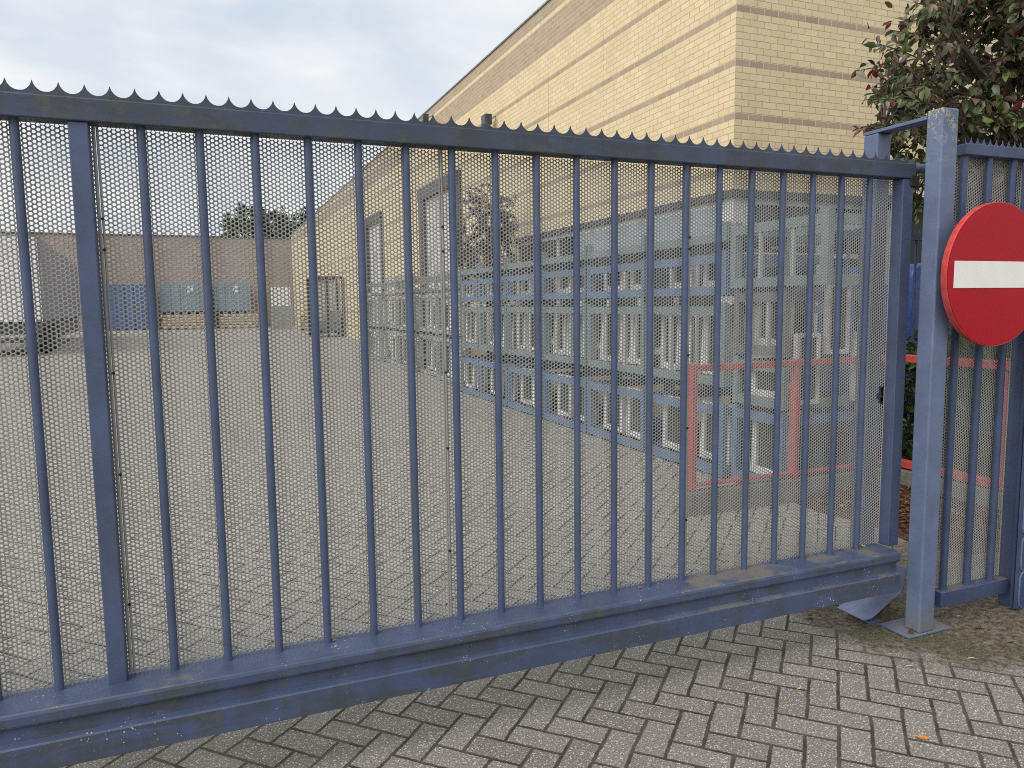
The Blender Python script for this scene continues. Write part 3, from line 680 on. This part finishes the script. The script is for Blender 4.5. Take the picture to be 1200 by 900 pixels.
# distant trees beyond the brown wall
def far_tree(x, y, r, h, label, seed, n=5200):
    q = np.random.default_rng(seed); o = thing('distant_tree', (x, y, 0), label, 'tree', 'trees beyond the brown wall')
    tk = [(x, y, 0), (x+.1, y, h*.45), (x, y, h*.8)]
    lb = [[Vector((x, y, h*.4)), Vector((x+r*.5*math.cos(k*1.3), y+r*.5*math.sin(k*1.3), h*.6)), Vector((x+r*.8*math.cos(k*1.3), y+r*.8*math.sin(k*1.3), h*.75))] for k in range(6)]
    shrub_tree(o, tk, lb, shell((x, y, h*.72), (r, r*.8, h*.3), n//22, q, .4), M_far, q, per=9, size=(.35, .6), wid=.7, trunk_r=.3, twr=.03)
far_tree(4.6, 74, 3.6, 10.9, 'broad green tree showing above the brown wall, left of the two', 3)
far_tree(9.4, 77, 3.4, 11.2, 'green tree above the brown wall, next to the corner of the yellow warehouse', 4)
# ================================================================== stillages and window frames
def stillage(x0, y0, z0, L, Wd, Hh, mat, label, group, post=0.05, mid=True):
    o = thing('stillage', (x0, y0, z0), label, 'stillage', group)
    r = 0.05; rh = 0.075
    for nm_, zz in (('base_rail', (0.0, rh)), ('top_rail', (Hh-rh, Hh))):
        if nm_ == 'top_rail' and Hh < 0.2: continue
        mb = MB()
        mb.box(x0, x0+r, y0+post, y0+L-post, z0+zz[0], z0+zz[1]).box(x0+Wd-r, x0+Wd, y0+post, y0+L-post, z0+zz[0], z0+zz[1])
        mb.box(x0+post, x0+Wd-post, y0+0.003, y0+r, z0+zz[0], z0+zz[1]-0.003).box(x0+post, x0+Wd-post, y0+L-r, y0+L-0.003, z0+zz[0], z0+zz[1]-0.003)
        part(nm_, mb, mat, o)
    for (a, b) in ((x0, y0), (x0+Wd-post, y0), (x0, y0+L-post), (x0+Wd-post, y0+L-post)):
        part('leg', MB().box(a-0.002, a+post+0.002, b-0.002, b+post+0.002, z0-0.001, z0+Hh+0.03), mat, o)
    if mid:
        for k in (1, 2): part('upright', MB().box(x0+0.006, x0+0.03, y0+L*k/3-0.015, y0+L*k/3+0.015, z0+rh-.001, z0+Hh-rh+.001), M_zinc, o)
    db = MB()
    for k in range(4): db.box(x0+r, x0+Wd-r, y0+0.12+k*(L-.24)/3.2, y0+0.22+k*(L-.24)/3.2, z0+0.012, z0+r)
    part('deck', db, M_dark, o)
    return o
def window_frame(x, y, z, w, h, lean, label, group):
    o = thing('window_frame', (x, y+w/2, z), label, 'window frame', group)
    q = 0.062; mb = MB()
    mb.box(x, x+.06, y, y+q, z, z+h).box(x, x+.06, y+w-q, y+w, z, z+h).box(x+.001, x+.059, y+q, y+w-q, z, z+q).box(x+.001, x+.059, y+q, y+w-q, z+h-q, z+h)
    part('frame', mb, M_white, o, bevel=0.006)
    part('pane', MB().box(x+.025, x+.035, y+q-.005, y+w-q+.005, z+q-.005, z+h-q+.005), M_pane, o)
    o.rotation_euler = (0, lean, 0)
    return o
LV = [(0.02, 0.60, M_sblue, 'bottom blue'), (0.80, 0.68, M_sgreen, 'pale green middle'), (1.575, 0.345, M_sblue, 'upper blue'), (2.02, 0.13, M_sgreen, 'pale green topmost')]
PITCHY = 1.25
for s in range(6):
    y0 = 5.16+s*PITCHY
    for k, (z0, hh, mt, nm) in enumerate(LV):
        stillage(4.0, y0, z0, 1.21, 1.15, hh, mt, f'{nm} stillage in the {ORD[s]} coloured stack from the gate', 'blue and green stacked stillages', mid=(k in (1, 2)))
        if k < 3:
            nf = (2, 3, 2)[k]; w = (0.46, 0.33, 0.40)[k]
            for j in range(nf):
                w_ = w*rng.uniform(.85, 1.08); yy = y0+0.10+j*(1.02/nf)+rng.uniform(0, .05)
                hgt = min(hh-0.075, hh*rng.uniform(.84, .9))
                pos_ = (('nearer', 'farther') if nf == 2 else ('nearest', 'middle', 'farthest'))[j]
                window_frame(4.11+rng.uniform(0, .05), yy, z0+0.071, w_, hgt, R(rng.uniform(1, 4)),
                             f'{pos_} white window frame in the {nm} stillage of the {ORD[s]} coloured stack', 'white window frames in the stacked stillages')
        # cross members between the tiers carry the next one
# short front stack behind the red barrier
stillage(4.05, 4.50, 0.03, 0.60, 0.8, 0.60, M_sblue, 'short blue stillage on the ground just behind the red barrier', 'short stillages behind the red barrier', mid=False)
stillage(4.05, 4.50, 0.68, 0.60, 0.8, 0.36, M_sgreen, 'short pale green stillage, second from the ground behind the red barrier', 'short stillages behind the red barrier', mid=False)
stillage(4.05, 4.50, 1.09, 0.60, 0.8, 0.50, M_sdark, 'short dark grey stillage under the tall pale green one behind the red barrier', 'short stillages behind the red barrier', mid=True)
stillage(4.02, 4.07, 1.63, 1.05, 0.62, 0.50, M_sgreen, 'tall pale green stillage overhanging the top of the nearest stack', 'short stillages behind the red barrier', post=.06)
for j, (yy, zz, w_, h_) in enumerate(((4.56, .10, .4, .5), (4.57, 1.16, .38, .42), (4.62, .74, .36, .3))):
    window_frame(4.13, yy, zz, w_, h_, R(2), ('white window frame in the short blue stillage by the red barrier', 'white window frame in the short grey stillage by the red barrier', 'white window frame in the short green stillage by the red barrier')[j], 'white window frames in the stacked stillages')
for j in range(3):   # frames seen from their end, standing across the stack
    o = thing('window_frame', (4.12+j*.29, 4.47, 0.74+.38*(j % 2)), ('left', 'middle', 'right')[j]+' of three white window frames facing the gate on the short stack', 'window frame', 'white window frames in the stacked stillages')
    xx = 4.12+j*.29; z_ = 0.72+.38*(j % 2); h_ = 0.55
    part('frame', MB().box(xx, xx+.036, 4.44, 4.49, z_, z_+h_).box(xx+.20, xx+.236, 4.44, 4.49, z_, z_+h_).box(xx+.036, xx+.20, 4.441, 4.489, z_, z_+.036).box(xx+.036, xx+.20, 4.441, 4.489, z_+h_-.036, z_+h_), M_white, o, bevel=.005)
    part('pane', MB().box(xx+.03, xx+.206, 4.46, 4.468, z_+.03, z_+h_-.03), M_pane, o)
# grey stillages farther down the wall
for s in range(6):
    y0 = 13.1+s*1.75
    for k, (z0, hh) in enumerate(((0.02, .85), (0.95, .80), (1.83, .35))):
        if k == 2 and s in (1, 4): continue
        stillage(4.25+.12*(s % 2), y0, z0, 1.6, 1.2, hh, M_sgrey, f'{("lowest", "second", "topmost small")[k]} grey stillage in the {ORD[s]} grey stack along the wall', 'grey stacked stillages', mid=True)
        for j in range(3 if k < 2 else 0):
            window_frame(4.36+.12*(s % 2), y0+.12+j*.48, z0+.075, .40*rng.uniform(.85, 1.05), hh-.15-rng.uniform(0, .12), R(2),
                         f'{("nearest", "middle", "farthest")[j]} white frame in the {("lowest", "second")[k]} stillage of the {ORD[s]} grey stack', 'white window frames in the grey stillages')
# ================================================================== red barrier
rb = thing('red_barrier', (5.05, 4.38, 0), 'low bright red tube barrier with two rails around the planted corner', 'barrier')
RY, RX = 4.38, 5.08
def rail(z, nm):
    part(nm, MB().box(3.13, RX+.03, RY-.025, RY+.025, z-(.023 if z > .5 else .012), z+(.023 if z > .5 else .012)).box(RX-.03, RX+.03, 2.57, RY-.026, z-.03, z+.03), M_red, rb, bevel=.006)
rail(1.055, 'top_rail'); rail(0.215, 'bottom_rail')
for (px, py) in ((3.135, RY), (4.06, RY), (RX, RY), (RX, 3.50), (RX, 2.6)):
    part('post', MB().box(px-.022, px+.022, py-.033, py+.033, 0.174, 1.088), M_red, rb, bevel=.006)
# ================================================================== blue fence and van behind the hedge
bf = thing('rear_fence', (7.4, 5.75, 0), 'blue bar fence with spiked rail standing behind the hedge', 'fence')
part('top_rail', MB().box(5.9, 9.6, 5.72, 5.78, 2.13, 2.20), M_fence, bf)
part('spike_strip', spike_strip(5.9, 9.6, 5.74, 2.199, 0.064, 0.045, 0.006), M_fence, bf)
part('bottom_rail', MB().box(5.9, 9.6, 5.72, 5.78, 0.12, 0.18), M_fence, bf)
for k in range(24): part('bar', MB().cyl((5.95+k*.155, 5.75, .18), (5.95+k*.155, 5.75, 2.13), .013, 8), M_fence, bf, smooth=True)
van = thing('blue_van', (8.3, 6.75, 0), 'bright blue van parked behind the rear fence beside the warehouse', 'van')
M_van = worn('blue_van_paint', (0.035, 0.075, 0.27), rough=0.25, amt=0.15); M_tyre = worn('tyre_rubber', (0.02, 0.02, 0.02), rough=.8)
prf = [(7.45, .32), (10.9, .32), (10.9, 1.0), (10.2, 1.15), (9.65, 1.9), (7.55, 1.93), (7.45, 1.8)]
part('body', MB().prism(prf, lambda u, v, w: (u, w, v), 6.25, 7.7), M_van, van, bevel=.05, smooth=True)
part('side_window', MB().box(8.7, 9.5, 6.235, 6.249, 1.25, 1.75), M_glass, van)
part('side_trim', MB().box(7.5, 10.0, 6.225, 6.249, 1.12, 1.17), M_dark, van)
for wx in (8.1, 10.1): part('wheel', MB().cyl((wx, 6.22, .32), (wx, 6.44, .32), .32, 20), M_tyre, van, smooth=True)
# dark lean-to behind that
bin_ = thing('dark_shed', (9.0, 7.85, 0), 'dark green flat shed against the front of the warehouse', 'shed')
part('walls', MB().box(8.5, 11.5, 7.78, 7.9, 0, 2.8), worn('dark_green_cladding', (0.02, 0.035, 0.03)), bin_)
part('roof', MB().box(8.4, 11.6, 7.5, 7.92, 2.802, 2.9), M_dark, bin_)
# ================================================================== things at the far end of the yard
trl = thing('semi_trailer', (-9.6, 35, 0), 'white semi trailer with grey blue tarpaulin side parked at the left of the yard', 'trailer')
M_tarp = worn('grey_blue_tarpaulin', (0.19, 0.195, 0.27), rough=.5, amt=.3, scale=.8); M_twhite = worn('white_trailer_paint', (0.78, 0.78, 0.77), rough=.4, amt=.15)
TX0, TX1, TY0, TY1 = -7.7, -5.2, 29.2, 47.5
ang = R(4.6)
mbs = MB().box(TX0, TX1, TY0, TY1, 1.18, 3.95).rot(ang, TX1, TY0); part('cargo_box', mbs, M_tarp, trl)
part('rear_door', MB().box(TX0+.02, TX1-.02, TY0-.05, TY0-.002, 1.15, 3.93).rot(ang, TX1, TY0), M_twhite, trl)
part('chassis', MB().box(TX0+.3, TX1-.15, TY0+.1, TY1, .72, 1.17).rot(ang, TX1, TY0), M_dark, trl)
part('underrun_bar', MB().box(TX0+.05, TX1-.05, TY0, TY0+.1, .45, .62).rot(ang, TX1, TY0), M_dark, trl)
part('side_guard', MB().box(TX1-.07, TX1-.02, TY0+5.2, TY1-2, .42, 1.0).rot(ang, TX1, TY0), M_dark, trl)
for k in range(3):
    for side in (0, 1):
        xa = TX1-.42 if side else TX0+.06
        part('wheel', MB().cyl((xa, TY0+1.6+k*1.3, .5), (xa+.36, TY0+1.6+k*1.3, .5), .5, 20).rot(ang, TX1, TY0), M_tyre, trl, smooth=True)
part('side_strap', MB().box(TX1-.002, TX1+.02, TY0+.25, TY0+.42, 1.9, 3.2).rot(ang, TX1, TY0), M_twhite, trl)
def container(x0, x1, y0, z0, z1, depth, mat, label, ribs=0, cat='container', name='container', win=None):
    o = thing(name, ((x0+x1)/2, y0, z0), label, cat, 'containers along the brown wall')
    mb = MB().box(x0, x1, y0, y0+depth, z0+.1, z1); part('body', mb, mat, o)
    rb_ = MB()
    n = max(2, int((x1-x0)/.6))
    for k in range(n+1): rb_.box(x0+k*(x1-x0-.1)/n, x0+k*(x1-x0-.1)/n+.1, y0-.06, y0-.002, z0+.1, z1-.08)
    part('ribs', rb_, mat, o); part('skids', MB().box(x0+.1, x1-.1, y0+.05, y0+.2, z0, z0+.099), M_dark, o)
    if win: 
        for (a, b) in win: part('label_plate', MB().box(a, b, y0-.09, y0-.062, z1-.75, z1-.25), M_white, o)
    return o
M_cb = worn('blue_container_paint', (0.055, 0.12, 0.29), rough=.5, amt=.3, scale=1); M_cl = worn('pale_blue_container_paint', (0.19, 0.29, 0.37), rough=.55, amt=.35, scale=1)
container(-7.0, -3.8, 60.2, 0, 3.3, 2.4, M_cb, 'bright blue ribbed container standing against the brown wall')
container(-3.4, -0.1, 61.0, 1.2, 3.45, 2.2, M_cl, 'pale blue container raised behind the timber, left one of the two pale ones', win=[(-1.5, -1.1)])
container(0.4, 2.9, 61.0, 1.2, 3.45, 2.2, M_cl, 'pale blue container raised behind the timber, right one of the two pale ones', win=[(1.7, 2.1)])
for (a, b, y_, lab, z1) in ((-3.3, 0.15, 58.8, 'stack of pale timber planks below the left pale blue container', 1.1), (0.5, 3.3, 58.8, 'stack of pale timber planks below the right pale blue container', 1.05), (5.3, 7.2 - 1.2, 50.0, 'short timber stack near the far corner of the yellow warehouse', 1.0)):
    o = thing('timber_stack', ((a+b)/2, y_, 0), lab, 'timber', 'timber stacks at the far wall')
    mb = MB(); sp_ = MB()
    for k in range(5): mb.box(a+rng.uniform(0, .15), b-rng.uniform(0, .15), y_, y_+1.1, .12+k*.2, .12+k*.2+.15)
    for k in range(5): sp_.box(a+.4, a+.5, y_+.05, y_+1.0, k*.2-.02 if k else 0, .12+k*.2); sp_.box(b-.5, b-.4, y_+.05, y_+1.0, k*.2-.02 if k else 0, .12+k*.2)
    part('planks', mb, M_wood, o); part('spacers', sp_, M_bark, o)
o = thing('white_cabinet', (4.6, 54, 0), 'white cabinet on a dark pallet in front of the brown wall', 'cabinet')
part('cabinet', MB().box(4.0, 5.2, 54, 54.8, 1.6, 2.9), M_twhite, o); part('base', MB().box(3.95, 5.25, 53.95, 54.85, 0, 1.598), M_sgrey, o)
o = thing('steel_cage', (5.3, 39, 0), 'tall steel mesh cage standing by the side of the yellow warehouse', 'cage')
cg = MB()
for (xx, yy) in ((4.75, 38), (6.2, 38), (4.75, 40), (6.2, 40), (5.45, 38)): cg.box(xx-.06, xx+.06, yy-.06, yy+.06, 0, 3.0)
for zz in (.25, 2.95): cg.box(4.81, 6.14, 37.95, 38.05, zz-.06, zz+.06).box(4.81, 6.14, 39.95, 40.05, zz-.06, zz+.06).box(4.70, 4.80, 38.06, 39.94, zz-.06, zz+.06)
part('cage_frame', cg, M_dark, o); part('contents', MB().box(5.5, 6.1, 38.3, 39.6, .31, 1.3).box(4.9, 5.4, 38.5, 39.3, .31, .8), M_sgrey, o)
part('back_panel', MB().box(4.82, 6.12, 40.06, 40.1, .32, 2.88), worn('pale_panel', (.6, .57, .5)), o)
# ================================================================== fallen leaves
M_fl = [worn('orange_leaf', (0.50, 0.20, 0.05), rough=.7), worn('yellow_leaf', (0.58, 0.44, 0.14), rough=.7), worn('pale_leaf', (0.42, 0.39, 0.30), rough=.8)]
def fallen(x, y, z, s, m, label, rot):
    V = leaves([(x, y, z)], [(math.cos(rot), math.sin(rot), 0.02)], [s], .55, np.random.default_rng(int(x*1000)), fold=.5)[0]
    V[:, 2] = z+0.003+abs(V[:, 2]-z)*0.35
    mb = MB().add([tuple(v) for v in V], LEAF_F)
    tag(part('fallen_leaf', mb, M_fl[m], smooth=True), label, 'leaf', 'fallen leaves')
fallen(2.056, 2.171, 0.0, .035, 1, 'small pale yellow leaf lying in a paver joint', .2)
fallen(2.243, 1.732, 0.0, .05, 0, 'orange leaf lying on the pavers near the picture bottom', 2.6)
fallen(2.641, 2.121, 0.0, .045, 2, 'pale dry leaf lying at the edge of the soil', 2.7)
fallen(2.937, 2.066, 0.0, .045, 2, 'pale dry leaf lying on the soil right of the gate post', 2.6)
fallen(1.53, 2.485, ZB, .026, 0, 'orange leaf caught on the bottom beam near the middle bars', .3)
fallen(2.75, 2.50, ZB, .03, 1, 'yellow leaf caught on the bottom beam by the gate end', 1.2)
fallen(.33, 2.495, ZB, .02, 0, 'tiny orange leaf caught on the bottom beam left of centre', .8)
P = []; D = []; Z = []
for _ in range(1800):
    P.append((rng.uniform(4.1, 5.05), rng.uniform(3.05, 4.3), .05)); D.append((rng.normal(), rng.normal(), .25)); Z.append(rng.uniform(.025, .055))
structure(leaf_mesh('leaf_litter', leaves(P, D, Z, .5, rng), leaf_mat('litter_leaves', [(3, (.15, .06, .026)), (2, (.24, .11, .045)), (3, (.07, .03, .02)), (.7, (.36, .26, .15))], .7), None), 'stuff')

# soil crumbs, grit and bits of twig washed round the post
mb = MB()
for _ in range(5200):
    x = rng.uniform(2.5, 4.0); y = rng.uniform(1.75, 3.6)
    dd = (x-2.62)*.58+(y-2.17)*.81+rng.normal()*.07
    if dd < 0 or x < 2.52+.1*rng.random(): continue
    r = rng.uniform(.0012, .0045)*(2.0 if rng.random() < .05 else 1); k = rng.normal(size=(4, 3)); k /= np.linalg.norm(k, axis=1)[:, None]; k *= np.array([1, 1, .6])*r
    if rng.random() < .06: k *= np.array([rng.uniform(1, 6), rng.uniform(1, 6), .6])
    mb.add([(x+q[0], y+q[1], .003+r*.3+q[2]) for q in k], [(0, 1, 2), (0, 3, 1), (1, 3, 2), (2, 3, 0)])
structure(part('soil_crumbs', mb, leaf_mat('soil_crumb_mix', [(5, (.075, .062, .042)), (3, (.16, .135, .095)), (2, (.06, .062, .028)), (1, (.32, .29, .24)), (.6, (.20, .10, .05))], .9)), 'stuff')
